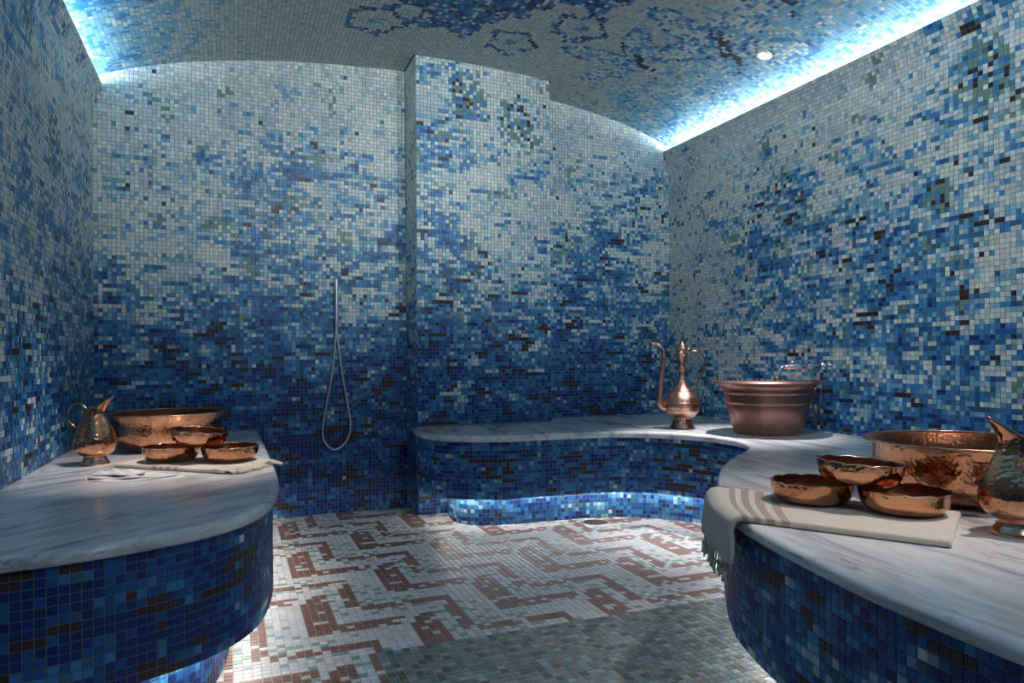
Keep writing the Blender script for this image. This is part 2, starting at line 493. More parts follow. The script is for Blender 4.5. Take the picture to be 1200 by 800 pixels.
floor = struct('floor', box_into(bmesh.new(), XL - 0.192, XR + 0.192, YF - 0.1, D + 0.1, -0.1, 0), M_FGROUT)
wall_back = struct('wall_back', box_into(bmesh.new(), XL - 0.192, XR + 0.192, D, D + 0.1, 0, 2.66), M_GROUT)

m, nt, b = mat_new('plain blue mosaic')
tc = N(nt, 'ShaderNodeTexCoord'); br = N(nt, 'ShaderNodeTexBrick'); br.offset = 0
mp = N(nt, 'ShaderNodeMapping'); mp.inputs['Rotation'].default_value = (math.pi / 2, 0, 0)
nt.links.new(tc.outputs['Object'], mp.inputs[0]); nt.links.new(mp.outputs[0], br.inputs['Vector'])
for k, v in (('Scale', 1.0), ('Brick Width', 0.021), ('Row Height', 0.021), ('Mortar Size', 0.001)): br.inputs[k].default_value = v
br.inputs['Color1'].default_value = (*PAL['white2'], 1); br.inputs['Color2'].default_value = (*PAL['deep'], 1); br.inputs['Mortar'].default_value = (0.12, 0.13, 0.14, 1)
nt.links.new(br.outputs[0], b.inputs['Base Color']); b.inputs['Roughness'].default_value = 0.35
M_FRONTWALL = m
wall_front = struct('wall_front', box_into(bmesh.new(), XL - 0.192, XR + 0.192, YF - 0.1, YF, 0, 2.66), M_FRONTWALL)
pillar_bm = bmesh.new()
PX0, PX1, PY = 0.9843, 1.8116, 3.906
box_into(pillar_bm, PX0, PX1, PY, D, 0, 2.62)
wall_pillar = struct('wall_pillar', pillar_bm, M_GROUT)

# side walls: upright face, cornice curling inwards to a thin lip, light trough behind it
LIP_Z = 2.303
def cornice(n=14):
    z = np.linspace(2.17, LIP_Z, n); t = (z - 2.17) / (LIP_Z - 2.17)
    return np.stack([0.046 * t ** 1.5, z], 1)
def side_profile():
    P = [(0, 0)] + [tuple(q) for q in cornice()]
    return P + [(0.036, LIP_Z + 0.001), (0.002, 2.262), (-0.05, 2.262), (-0.192, 2.137), (-0.192, 0)]
def extrude_profile(P, y0, y1, fx):
    bm = bmesh.new()
    A = [bm.verts.new((fx(o), y0, z)) for o, z in P]; B = [bm.verts.new((fx(o), y1, z)) for o, z in P]
    n = len(P)
    for k in range(n): bm.faces.new((A[k], A[(k + 1) % n], B[(k + 1) % n], B[k]))
    bm.faces.new(A[::-1]); bm.faces.new(B)
    return bm
wall_left = struct('wall_left', extrude_profile(side_profile(), YF, D, lambda o: XL + o), M_GROUT)
wall_right = struct('wall_right', extrude_profile(side_profile(), YF, D, lambda o: XR - o), M_GROUT)

# vaulted ceiling
th = np.linspace(math.pi, 0, 97)
VP = np.stack([XC + VA * np.cos(th), ZAPEX - VB + VB * np.sin(th)], 1)
bm = bmesh.new()
ins = [(bm.verts.new((x, YF, z)), bm.verts.new((x, D, z))) for x, z in VP]
outs = [(bm.verts.new((XC + (x - XC) * 1.03, YF, z + 0.06)), bm.verts.new((XC + (x - XC) * 1.03, D, z + 0.06))) for x, z in VP]
for k in range(96):
    bm.faces.new((ins[k][0], ins[k][1], ins[k + 1][1], ins[k + 1][0]))
    bm.faces.new((outs[k][0], outs[k + 1][0], outs[k + 1][1], outs[k][1]))
    bm.faces.new((ins[k][0], ins[k + 1][0], outs[k + 1][0], outs[k][0]))
    bm.faces.new((ins[k][1], outs[k][1], outs[k + 1][1], ins[k + 1][1]))
for k in (0, 96): bm.faces.new((ins[k][0], outs[k][0], outs[k][1], ins[k][1]))
ceiling = struct('ceiling', bm, M_GROUT)

# ---- wall tiles
W_M = (M_TILE, M_TILE1)
def grid_uv(nu, nv): return np.meshgrid(np.arange(nu), np.arange(nv))

# back wall
nu = int((XR - XL) / TP); nv = int(2.62 / TP)
I, J = grid_uv(nu, nv)
x = XL + (I + 0.5) * (XR - XL) / nu; z = (J + 0.5) * TP
colr = mosaic(mapget(MAP_BACK, x, z, XL + 0.1), rng)
keep = (z - TP / 2 < vault(x)) & ~((x > PX0 - 0.008) & (x < PX1 + 0.008)) & ~((z < ZU - 0.02) & ((x < 0.11) | (x > PX0)))
lip = 0.046 * np.clip((z - 2.17) / 0.133, 0, 1) ** 1.5 + 0.004
keep &= ~((z > 2.17) & (z < LIP_Z + 0.008) & ((x < XL + lip) | (x > XR - lip)))
C = np.stack([x, np.full_like(x, D), z], -1)[keep]
o1 = np.ones((len(C), 1))
lay(wall_back, C, o1 * [1, 0, 0], o1 * [0, 0, 1], o1 * [0, -1, 0], TS, TS, colr[keep], W_M)

# pillar: front and both returns
nu = int((PX1 - PX0) / TP); I, J = grid_uv(nu, nv)
pu = (PX1 - PX0) / nu
x = PX0 + (I + 0.5) * pu; z = (J + 0.5) * TP
colr = speckle(mosaic(mapget(MAP_PILLAR, x, z, PX0 + 0.1), rng), x, z, [(1.285, 2.41, 0.10, 0.13), (1.59, 2.30, 0.11, 0.13), (1.16, 2.15, 0.06, 0.04)], rng)
keep = (z - TP / 2 < vault(x)) & ((z > ZB + 0.012) | ((x < 1.2) & (z < ZU - 0.01)))
C1 = np.stack([x, np.full_like(x, PY), z], -1)[keep]; o1 = np.ones((len(C1), 1))
c1 = colr[keep]
nu2 = int((D - PY) / TP); I, J = grid_uv(nu2, nv)
y = D - (I + 0.5) * (D - PY) / nu2; z = (J + 0.5) * TP
c2 = mosaic(mapget(MAP_PILLAR, np.full_like(y, PX0), z, PX0 + 0.1) * np.clip(1.15 - 0.35 * z, 0.2, 1), rng); k2 = z - TP / 2 < vault(PX0)  # left return paler towards the top: cove light put into tile colours
C2 = np.stack([np.full_like(y, PX0), y, z], -1)[k2]; o2 = np.ones((len(C2), 1))
c3 = mosaic(mapget(MAP_PILLAR, np.full_like(y, PX1), z, PX0 + 0.1), rng); k3 = (z - TP / 2 < vault(PX1)) & (z > ZB + 0.012)
C3 = np.stack([np.full_like(y, PX1), y, z], -1)[k3]; o3 = np.ones((len(C3), 1))
lay(wall_pillar, np.concatenate([C1, C2, C3]), np.concatenate([o1 * [1, 0, 0], o2 * [0, 1, 0], o3 * [0, 1, 0]]),
    np.concatenate([o1 * [0, 0, 1], o2 * [0, 0, 1], o3 * [0, 0, 1]]), np.concatenate([o1 * [0, -1, 0], o2 * [-1, 0, 0], o3 * [1, 0, 0]]),
    TS, TS, np.concatenate([c1, c2[k2], c3[k3]]), W_M)

# side walls, tiles follow the cornice
Y0T = YF
prof = resample(np.concatenate([[[0, 0]], cornice()]), 0.001)
s_of = np.concatenate([[0], np.cumsum(np.linalg.norm(np.diff(prof, axis=0), axis=1))])
nrow = int(s_of[-1] / TP)
sm = (np.arange(nrow) + 0.5) * TP + (s_of[-1] - nrow * TP)
pc = np.stack([np.interp(sm, s_of, prof[:, 0]), np.interp(sm, s_of, prof[:, 1])], 1)
pt = np.stack([np.interp(sm + 0.004, s_of, prof[:, 0]) - np.interp(sm - 0.004, s_of, prof[:, 0]), np.interp(sm + 0.004, s_of, prof[:, 1]) - np.interp(sm - 0.004, s_of, prof[:, 1])], 1)
pt /= np.linalg.norm(pt, axis=1, keepdims=True)
ncol = int((D - Y0T) / TP)
SPECKS = {'wall_right': [(1.95, 2.02, 0.12, 0.15), (2.15, 1.57, 0.07, 0.08), (1.78, 1.9, 0.06, 0.07)], 'wall_left': [(3.3, 1.75, 0.12, 0.14), (2.9, 2.1, 0.09, 0.1)]}
def side_wall(parent, X, sgn, MAP, u0, bench_y):
    I, J = grid_uv(ncol, nrow)
    y = D - (I + 0.5) * TP; z = pc[J, 1]; off = pc[J, 0]
    colr = speckle(mosaic(mapget(MAP, y, z, u0), rng), y, z, SPECKS[parent.name], rng)
    keep = ~((z < ZB - 0.02) & (y > bench_y))
    C = np.stack([X + sgn * off, y, z], -1)[keep]
    V = np.stack([sgn * pt[J, 0], np.zeros_like(y), pt[J, 1]], -1)[keep]
    Nn = np.stack([sgn * pt[J, 1], np.zeros_like(y), -pt[J, 0]], -1)[keep]
    U = np.ones((len(C), 1)) * [0, 1, 0]
    lay(parent, C, U, V, Nn, TS, TS, colr[keep], W_M, singles=300, ok=C[:, 2] > ZB + 0.02)
side_wall(wall_left, XL, 1, MAP_LEFT, 2.4, 1.68)
side_wall(wall_right, XR, -1, MAP_RIGHT, 1.75, -9)

# ceiling tiles: pale field, blue drift towards both coves, flowers and butterflies
sv_ = np.concatenate([[0], np.cumsum(np.linalg.norm(np.diff(VP, axis=0), axis=1))])
nx = int(sv_[-1] / TP); sc = (np.arange(nx) + 0.5) * sv_[-1] / nx
cx = np.interp(sc, sv_, VP[:, 0]); cz = np.interp(sc, sv_, VP[:, 1])
tx = np.interp(sc + 0.01, sv_, VP[:, 0]) - np.interp(sc - 0.01, sv_, VP[:, 0]); tz = np.interp(sc + 0.01, sv_, VP[:, 1]) - np.interp(sc - 0.01, sv_, VP[:, 1])
tn = np.hypot(tx, tz); tx /= tn; tz /= tn
ny = int((D - Y0T) / TP)
I, J = grid_uv(nx, ny)
x, y, z = cx[I], D - (J + 0.5) * TP, cz[I]
u = (x - XC) / VA
# drift of blue towards the coves
dr = np.clip((u - 0.30) / 0.5, 0, 1) * 4.6 + np.clip((-u - 0.45) / 0.35, 0, 1) * 4.6
dr += np.where((u < -0.2) & (y < 3.45), 1.6, 0)
dr -= np.clip((np.abs(u) - 0.88) / 0.1, 0, 1) * 1.6
R = rng
v = dr / 9 + 0.12 * R.normal(size=x.shape) + 0.07 * smooth_noise(*x.shape, 3, 3, R)
cat = np.digitize(v, [0.36, 0.62, 0.88])
colr = np.stack([PAL['white'] * 0.86, PAL['pale'], PAL['mid'], PAL['deep']])[cat]
def paint(mask, cols, p):
    r = R.random(x.shape); acc = 0
    for c, q in zip(cols, p):
        colr[mask & (r >= acc) & (r < acc + q)] = PAL[c]; acc += q
sn = smooth_noise(*x.shape, 2.5, 2.5, R)
def ring(cx_, cy0, r0, r1, cols, p, lobes=6, ph=0.0, amp=0.12):
    a = np.arctan2(y - cy0, x - cx_); r = np.hypot(x - cx_, y - cy0) / (1 + amp * np.cos(lobes * a + ph)) + 0.012 * sn
    paint((r > r0) & (r < r1), cols, p)
BL, BR = ('mid', 'deep', 'brown', 'green', 'navy'), (0.42, 0.18, 0.14, 0.06, 0.06)
def lattice_flowers():
    for cx_, cy0, r, kind in [(0.69, 3.55, 0.16, 0), (1.43, 3.55, 0.14, 0), (1.05, 3.36, 0.21, 1), (1.30, 3.14, 0.15, 1), (1.68, 3.24, 0.15, 0), (0.75, 3.17, 0.17, 1), (1.05, 2.92, 0.16, 0), (1.62, 2.93, 0.15, 1),
                              (0.45, 2.95, 0.16, 0), (0.85, 2.6, 0.19, 1), (1.35, 2.55, 0.16, 0), (0.5, 2.3, 0.18, 1), (1.0, 2.15, 0.16, 0), (1.5, 2.1, 0.18, 1), (0.75, 1.75, 0.16, 0), (1.25, 1.65, 0.18, 1), (0.5, 1.3, 0.17, 0), (1.0, 1.15, 0.18, 1)]:
        if kind == 0:
            ring(cx_, cy0, r * 0.72, r, BL, (0.40, 0.14, 0.16, 0.06, 0.04), 5)
            ring(cx_, cy0, 0, r * 0.25, ('pale', 'mid', 'green'), (0.3, 0.3, 0.15), 3)
        else:
            ring(cx_, cy0, 0, r, ('mid', 'deep', 'navy', 'brown', 'teal'), (0.36, 0.22, 0.07, 0.07, 0.12), 5, 1.0, 0.2)
lattice_flowers()
def ell(cx_, cy0, a, b, ang, fill, edge, w=0.16):
    c, s = math.cos(ang), math.sin(ang)
    X, Y = (x - cx_) * c + (y - cy0) * s, -(x - cx_) * s + (y - cy0) * c
    d = np.hypot(X / a, Y / b)
    if fill: paint(d < 1, *fill)
    paint((d < 1) & (d > 1 - w * 1.5), *edge)
PET = (('white', 'pale', 'mid'), (0.52, 0.34, 0.10)); EDG = (('mid', 'deep', 'pale', 'navy'), (0.55, 0.10, 0.25, 0.03))
for (bx, by, sc_, an) in [(2.12, 3.38, 1.0, 0.0), (2.38, 2.98, 1.15, 0.4), (2.25, 2.45, 1.1, -0.3), (2.3, 1.95, 1.1, 0.3)]:
    for (dx, dy, a, b_, t) in [(-0.22, 0.08, 0.21, 0.075, -0.12), (-0.10, -0.14, 0.17, 0.085, 1.0), (0.10, -0.20, 0.16, 0.08, 1.9), (-0.06, 0.24, 0.18, 0.06, 2.2)]:
        c, s = math.cos(an), math.sin(an)
        ell(bx + sc_ * (dx * c - dy * s), by + sc_ * (dx * s + dy * c), a * sc_, b_ * sc_, t + an, PET, EDG, 0.12)
    for k in range(-8, 9):
        qx, qy = bx + sc_ * 0.022 * k, by + sc_ * (0.012 * k + 0.02 * math.sin(k))
        paint(np.hypot(x - qx, y - qy) < 0.028 * sc_ * (1.0 - abs(k) / 12), ('brown', 'navy'), (0.5, 0.15))
colr = np.clip(colr * (1 + 0.10 * R.normal(size=x.shape + (1,))), 0.004, 0.8)
dl = np.ones(x.shape, bool)
for q in DOWNLIGHTS_AND_FILLS: dl &= np.hypot(x - q[0], y - q[1]) > 0.044
C = np.stack([x, y, z], -1)
V = np.stack([tx[I], np.zeros_like(x), tz[I]], -1); Nn = np.stack([tz[I], np.zeros_like(x), -tx[I]], -1)
k = dl & ~((x > PX0 - 0.01) & (x < PX1 + 0.01) & (y > PY - 0.005))
lay(ceiling, C[k], (np.ones((k.sum(), 1)) * [0, 1, 0]), V[k], Nn[k], TS, TS, colr[k], W_M)

# floor tiles: stepped bands of brown on off-white with green specks; grey-green mat in the entry
FP, FS = 0.0250, 0.0232
cell = {}
def red(i, j):
    k, i2 = divmod(i, 13); return i2, (j - 13 * k) % 26
r2 = random.Random(3)
def put(i, j, c): cell[red(i, j)] = c
for i in range(13):
    for j in range(26): cell[(i, j)] = 'w'
for i, js in ((0, range(0, 13)), (1, range(0, 15)), (2, (0, 1, 2, 3, 5, 6, 7, 9, 10, 11, 13, 14, 15)), (3, range(1, 16))):
    for j in js: put(i, j, 'b')
for i in range(4, 13):
    for j in range(3): put(i, j, 'b')
for i, js in ((6, (8, 9, 10, 11, 13, 14, 15, 16, 17, 20, 21)), (7, range(9, 22))):
    for j in js: put(i, j, 'b')
for i in range(8, 19):
    for j in (7, 8):
        if (i + j) % 7: put(i, j, 'b')
for q in [(1, 4), (5, 1), (9, 0), (11, 1), (12, 0)]: put(*q, 'w')
for q in [(5, 9), (8, 10), (9, 11), (5, 15), (8, 15), (4, 17), (5, 20), (8, 18), (9, 9), (10, 10), (11, 10), (13, 10), (14, 9), (15, 10), (10, 6), (13, 5), (12, 6), (16, 6), (9, 5), (5, 6), (4, 8), (9, 14), (10, 17), (4, 12), (11, 13), (15, 6), (4, 15)]: 
    if cell[red(*q)] == 'w': put(*q, 'g')
FC = {'w': np.array(srgb(198, 200, 202)), 'b': np.array(srgb(130, 98, 87)), 'g': np.array(srgb(128, 158, 150))}
nx = int((XR - XL) / FP); ny = int((D + 0.5) / FP)
I, J = grid_uv(nx, ny)
x = XL + (I + 0.5) * FP; y = D - (J + 0.5) * FP
fc = np.empty(x.shape + (3,))
i0, j0 = int(round((1.246 - XL) / FP)), int(round((D - 2.67) / FP))   # corner of one step in the photo
for jj in range(ny):
    for ii in range(nx):
        c = cell[red(ii - i0 + 2, -(jj - j0))]
        rr = r2.random()
        if c == 'b' and rr < 0.05: c = 'w'
        elif c == 'w' and rr < 0.015: c = 'g'
        fc[jj, ii] = FC[c]
mat_zone = (x > 0.395) & (y < 2.13)
pal = np.stack([np.array(srgb(120, 136, 136)), np.array(srgb(98, 116, 120)), np.array(srgb(84, 88, 88)), np.array(srgb(132, 126, 116)), np.array(srgb(140, 158, 156))])
fc[mat_zone] = pal[rng.choice(5, size=mat_zone.sum(), p=[0.36, 0.3, 0.12, 0.1, 0.12])]
fc = np.clip(fc * (1 + 0.07 * rng.normal(size=x.shape + (1,))), 0.01, 0.85)
Lbase = list(map(tuple, inset(LPATH, L_IN, 0.15))) + L_CORN
Sbase = list(map(tuple, inset(SPATH, S_IN, 0.20))) + S_CORN
DRAIN = (1.815, 3.36)
keep = ~in_poly(x, y, Lbase) & ~in_poly(x, y, Sbase) & (np.hypot(x - DRAIN[0], y - DRAIN[1]) > 0.082) & ~((x > PX0) & (x < PX1) & (y > PY))
C = np.stack([x, y, np.zeros_like(x)], -1)[keep]; o1 = np.ones((len(C), 1))
pxx, pyy, _ = proj(C)
lay(floor, C, o1 * [1, 0, 0], o1 * [0, 1, 0], o1 * [0, 0, 1], FS, FS, fc[keep], (M_FTILE, M_FTILE1), singles=300, ok=(pxx > 312) & (pxx < 872))

# ------------------------------------------------------------------ benches
def prism(P, side, corners, rings, caps=True):
    """closed solid: front path inset by d at height z for each (d, z); wall corners stay put"""
    bm = bmesh.new(); loops = []
    for d, z in rings:
        Q = inset(P, side, d)
        loops.append([bm.verts.new((q[0], q[1], z)) for q in Q] + [bm.verts.new((c[0], c[1], z)) for c in corners])
    n = len(loops[0])
    for A, B in zip(loops[:-1], loops[1:]):
        for k in range(n): bm.faces.new((A[k], A[(k + 1) % n], B[(k + 1) % n], B[k]))
    bm.faces.new(loops[0][::-1]); bm.faces.new(loops[-1])
    return bm

def shade_sides(o):
    for p in o.data.polygons: p.use_smooth = len(p.vertices) == 4
    return o

def bench(name, P, side, corners, label, marble_mat, rec, dens):
    root = empty(name, (0, 0, 0), label, 'bench')
    r = (ZB - ZU) / 2
    rings = [(r * (1 - math.cos(a)), ZM + r * math.sin(a)) for a in np.linspace(-math.pi / 2, math.pi / 2, 11)]
    shade_sides(obj('marble_top', prism(P, side, corners, rings), marble_mat, root))
    base = obj('bench_base', prism(P, side, corners, [(0.022, ZO), (0.022, ZU)]), M_GROUT, root, smooth=False)
    plinth = obj('plinth', prism(P, side, corners, [(rec, 0.0), (rec, ZO)]), M_GROUT, root, smooth=False)
    # front tiles
    for part, d, z0, z1, dn, sing, nm in ((base, 0.022, ZO, ZU, dens, 300, 'mosaic_field'), (plinth, rec, 0.0, ZO, dens - 0.3, 0, 'mosaic_field')):
        Q = resample(inset(P, side, d), 0.004)
        s = np.concatenate([[0], np.cumsum(np.linalg.norm(np.diff(Q, axis=0), axis=1))])
        n = int(s[-1] / TP); sp = s[-1] / n
        sc_ = (np.arange(n) + 0.5) * sp
        q = np.stack([np.interp(sc_, s, Q[:, 0]), np.interp(sc_, s, Q[:, 1])], 1)
        t = np.stack([np.interp(sc_ + 0.008, s, Q[:, 0]) - np.interp(sc_ - 0.008, s, Q[:, 0]), np.interp(sc_ + 0.008, s, Q[:, 1]) - np.interp(sc_ - 0.008, s, Q[:, 1])], 1)
        t /= np.linalg.norm(t, axis=1, keepdims=True)
        nr = int(round((z1 - z0) / TP)); zp = (z1 - z0) / nr
        I, J = grid_uv(n, nr)
        C = np.stack([q[I, 0], q[I, 1], z0 + (J + 0.5) * zp], -1)
        U = np.stack([t[I, 0], t[I, 1], 0 * t[I, 0]], -1)
        Nn = -np.stack([-t[I, 1] * side, t[I, 0] * side, 0 * t[I, 0]], -1)
        colr = mosaic(np.full(I.shape, dn), rng, 0.95)
        V = np.broadcast_to(np.array([0, 0, 1.0]), C.shape)
        lay(part, C, U, V, Nn, TS, min(TS, zp - 0.0018), colr, W_M, singles=sing, name=nm)
    # light strip tucked under the overhang
    Q = inset(P, side, rec - 0.04)
    Q = resample(Q, 0.05)[1:-1]
    T = tangents(Q); nr_ = np.stack([-T[:, 1], T[:, 0]], 1)
    bm = bmesh.new()
    L = []
    for k in range(len(Q)):
        L.append([bm.verts.new((*(Q[k] + nr_[k] * w), zz)) for w, zz in ((-0.004, ZO - 0.0045), (0.004, ZO - 0.0045), (0.004, ZO - 0.0005), (-0.004, ZO - 0.0005))])
    for A, B in zip(L[:-1], L[1:]):
        for k in range(4): bm.faces.new((A[k], A[(k + 1) % 4], B[(k + 1) % 4], B[k]))
    bm.faces.new(L[0][::-1]); bm.faces.new(L[-1])
    ls = obj('light_strip', bm, M_UNDER, root, smooth=False)
    ls['label'] = 'hidden light strip glowing onto the plinth'
    return root
bench('marble_bench', LPATH, L_IN, L_CORN, 'marble topped bench with rounded end along the left wall, blue mosaic front', M_MARBLE_L, 0.15, 8.4)  # left front tiles chosen darker, partly to carry its shade
bench('marble_bench', SPATH, S_IN, S_CORN, 'long curving marble topped bench sweeping from back wall along the right wall, blue mosaic front', M_MARBLE_R, 0.20, 7.6)

# ------------------------------------------------------------------ room lights and added fill lamps
def cove(X, sgn, label):
    bm = box_into(bmesh.new(), X - sgn * 0.014 - 0.0025, X - sgn * 0.014 + 0.0025, YF + 0.05, D - 0.03, 2.263, 2.300)
    o = obj('cove_light_strip', bm, M_COVE, smooth=False)
    return tag(o, label, 'light strip')
cove(XL, 1, 'cold white light strip hidden behind the lip of the left wall cornice')
cove(XR, -1, 'cold white light strip hidden behind the lip of the right wall cornice')

for (lx, ly, W, cone, blend, lc, aim, label) in DOWNLIGHTS_AND_FILLS:
    zc = float(vault(lx)); ux = (lx - XC) / VA
    slope = -VB / VA * ux / math.sqrt(1 - ux * ux)
    t = empty('downlight_or_fill', (lx, ly, zc), label, 'ceiling light')  # builds the added fill lamps too
    t.rotation_euler = (0, -math.atan(slope), 0)
    bm = lathe([(0.026, -0.004), (0.038, -0.006), (0.042, -0.003), (0.042, 0.0), (0.026, 0.0), (0.026, -0.004)], 32, cap0=False)
    obj('trim_ring', bm, M_WHITE_TRIM, t)
    bm = lathe([(0.0005, -0.0035), (0.018, -0.0035), (0.0255, -0.003), (0.0255, -0.0005)], 32, cap0=True, cap1=True)
    obj('lens', bm, M_LENS, t)
    ld = bpy.data.lights.new('lamp_beam', 'SPOT'); ld.energy = W; ld.color = lc
    ld.spot_size = math.radians(cone); ld.spot_blend = blend; ld.shadow_soft_size = 0.028
    lo = bpy.data.objects.new('lamp_beam', ld); COL.objects.link(lo)
    lo.parent = t; lo.location = (0, 0, -0.035)
    dirv = Vector(aim) - Vector((lx, ly, zc - 0.035))
    lo.rotation_euler = (t.rotation_euler.to_matrix().inverted() @ dirv.to_track_quat('-Z', 'Y').to_matrix()).to_euler()

# ------------------------------------------------------------------ floor drain
dr_ = empty('floor_drain', (*DRAIN, 0), 'small round metal floor drain at the foot of the curved bench', 'drain')
obj('drain_ring', lathe([(0.066, 0.0), (0.078, 0.0), (0.078, 0.003), (0.074, 0.004), (0.066, 0.003), (0.066, 0.0)], 40, cap0=False), plain('steel ring', (0.6, 0.57, 0.52), 0.35, 1), dr_)
bm = lathe([(0.0005, 0.0012), (0.066, 0.0012)], 40, cap0=True)
obj('grate_bed', bm, plain('grate bed', (0.05, 0.045, 0.04), 0.6), dr_)
bm = bmesh.new()
for k in range(-5, 6):
    w = math.sqrt(max(0, 0.065 ** 2 - (k * 0.0115) ** 2))
    if w > 0.01: box_into(bm, k * 0.0115 - 0.0036, k * 0.0115 + 0.0036, -w, w, 0.0012, 0.003)
obj('grate', bm, M_DRAIN, dr_, smooth=False)

# ------------------------------------------------------------------ copper vessels
def bead(r, z, rad, seg=72, wav=None, minor=8):
    bm = bmesh.new(); R_ = []
    for k in range(seg):
        a = 2 * math.pi * k / seg
        dr0, dz0 = wav(a) if wav else (0, 0)
        R_.append([bm.verts.new(((r + dr0 + rad * math.cos(b)) * math.cos(a), (r + dr0 + rad * math.cos(b)) * math.sin(a), z + dz0 + rad * math.sin(b))) for b in np.linspace(0, 2 * math.pi, minor, endpoint=False)])
    for k in range(seg):
        A, B = R_[k], R_[(k + 1) % seg]
        for q in range(minor): bm.faces.new((A[q], A[(q + 1) % minor], B[(q + 1) % minor], B[q]))
    return bm

def ruffle(a, ph):
    return (0.0009 * math.sin(13 * a + ph) + 0.0006 * math.sin(29 * a + 2 * ph), 0.0013 * math.sin(11 * a + 3 * ph) + 0.0009 * math.sin(23 * a + ph))

def make_bowl():
    root = empty('copper_bowl', (0, 0, 0), '', 'bowl', group='hammered copper bowls')
    H, R_ = 0.054, 0.100
    outer = [(0.060, 0.0), (0.074, 0.0025), (0.087, 0.011), (0.0945, 0.023), (0.098, 0.037), (R_ - 0.0008, H)]
    inner = [(R_ - 0.003, H), (0.0955, 0.037), (0.092, 0.0245), (0.085, 0.014), (0.071, 0.006), (0.04, 0.004), (0.001, 0.004)]
    def fn(x, y, z, a, r):
        k = max(0, (z - 0.03) / (H - 0.03)); d, dz = ruffle(a, 1.0)
        return x + d * k * math.cos(a), y + d * k * math.sin(a), z + dz * k
    obj('bowl_body', lathe(outer, 72, fn), M_COPPER, root)
    obj('bowl_inside', lathe(inner, 72, fn, cap0=False, cap1=True), M_COPPER_IN, root)
    obj('rim', bead(R_ - 0.002, H, 0.0019, 72, lambda a: ruffle(a, 1.0)), M_COPPER_RIM, root)
    return root
def copy_tree(o, parent=None):
    c = o.copy(); COL.objects.link(c)
    if parent is not None: c.parent = parent
    for ch in list(o.children):
        if ch.type in ('MESH', 'EMPTY'): copy_tree(ch, c)
    return c

def make_basin():
    root = empty('copper_basin', (0, 0, 0), '', 'basin', group='wide copper basins')
    H = 0.158
    outer = [(0.12, 0.0), (0.155, 0.003), (0.185, 0.014), (0.208, 0.034), (0.2205, 0.062), (0.2235, 0.10), (0.2225, H - 0.004), (0.236, H - 0.0015), (0.245, H)]
    inner = [(0.245, H + 0.002), (0.234, H + 0.001), (0.2215, H - 0.003), (0.2195, 0.10), (0.216, 0.063), (0.205, 0.036), (0.183, 0.017), (0.155, 0.007), (0.10, 0.004), (0.001, 0.004)]
    obj('basin_body', lathe(outer, 96), M_COPPER, root)
    obj('basin_inside', lathe(inner, 96, cap0=False, cap1=True), M_COPPER_IN, root)
    obj('rolled_rim', bead(0.2455, H + 0.001, 0.0034, 96), M_COPPER_RIM, root)
    return root

def make_pitcher():
    """body revolved, mouth drawn out along +x into a beak, brass handle on -x"""
    root = empty('copper_pitcher', (0, 0, 0), '', 'pitcher', group='hammered copper pitchers')
    obj('foot', lathe([(0.050, 0.0), (0.051, 0.004), (0.047, 0.010), (0.041, 0.020), (0.037, 0.030), (0.038, 0.034)], 56), M_COPPER_RIM, root)
    seg = 56; bm = bmesh.new(); rings = []
    prof = [(0.037, 0.033), (0.050, 0.040), (0.064, 0.053), (0.0705, 0.070), (0.0715, 0.085), (0.068, 0.105), (0.060, 0.127), (0.050, 0.150), (0.041, 0.170), (0.0355, 0.186), (0.0335, 0.197)]
    for r, z in prof:
        rings.append([bm.verts.new((r * math.cos(a), r * math.sin(a), z)) for a in np.linspace(0, 2 * math.pi, seg, endpoint=False)])
    for t in (0.25, 0.5, 0.75, 1.0):
        ring = []
        for a in np.linspace(0, 2 * math.pi, seg, endpoint=False):
            c, s = math.cos(a), math.sin(a)
            k = max(0, c)
            nx_, nyy, nz = 0.0335 * c, 0.0335 * s, 0.197
            mx_ = 0.0335 * c * (1 if c < 0 else 1) + 0.037 * k ** 2.2
            my = 0.0335 * s * (1 - 0.45 * k ** 1.5)
            mz = 0.212 + 0.044 * k ** 1.8 - 0.004 * (1 - abs(c))
            e = t ** 1.5 if c > 0 else t
            ring.append(bm.verts.new((nx_ + (mx_ - nx_) * e, nyy + (my - nyy) * t, nz + (mz - nz) * t)))
        rings.append(ring)
    for A, B in zip(rings[:-1], rings[1:]):
        for k in range(seg): bm.faces.new((A[k], A[(k + 1) % seg], B[(k + 1) % seg], B[k]))
    bm.faces.new(rings[0][::-1])
    lip_ = [v.co.copy() for v in rings[-1]]
    o = obj('pitcher_body', bm, M_COPPER, root)
    sd = o.modifiers.new('thickness', 'SOLIDIFY'); sd.thickness = 0.0022; sd.offset = -1
    bm = bmesh.new(); P = [np.array(v) for v in lip_]; P.append(P[0])
    tube_into(bm, P, 0.0017, 6, caps=False)
    obj('lip_bead', bm, M_COPPER_RIM, root)
    H_ = catmull([(-0.030, 0, 0.207), (-0.052, 0, 0.226), (-0.078, 0, 0.226), (-0.098, 0, 0.204), (-0.104, 0, 0.178), (-0.092, 0, 0.152), (-0.074, 0, 0.138), (-0.060, 0, 0.128)], 8)
    bm = tube(H_, list(np.interp(np.linspace(0, 1, len(H_)), [0, 0.5, 1], [0.0042, 0.0036, 0.0048])), 10)
    tube_into(bm, catmull([(-0.080, 0, 0.142), (-0.088, 0, 0.126), (-0.082, 0, 0.110), (-0.068, 0, 0.106)], 8), 0.0032, 8)
    tube_into(bm, catmull([(-0.088, 0, 0.148), (-0.084, 0, 0.144), (-0.080, 0, 0.140)], 4), 0.0075, 10)
    h = obj('handle', bm, M_BRASS, root); h['label'] = 'thin curling brass handle'
    return root

ang_r = -YAW                    # direction of the picture's right, in plan
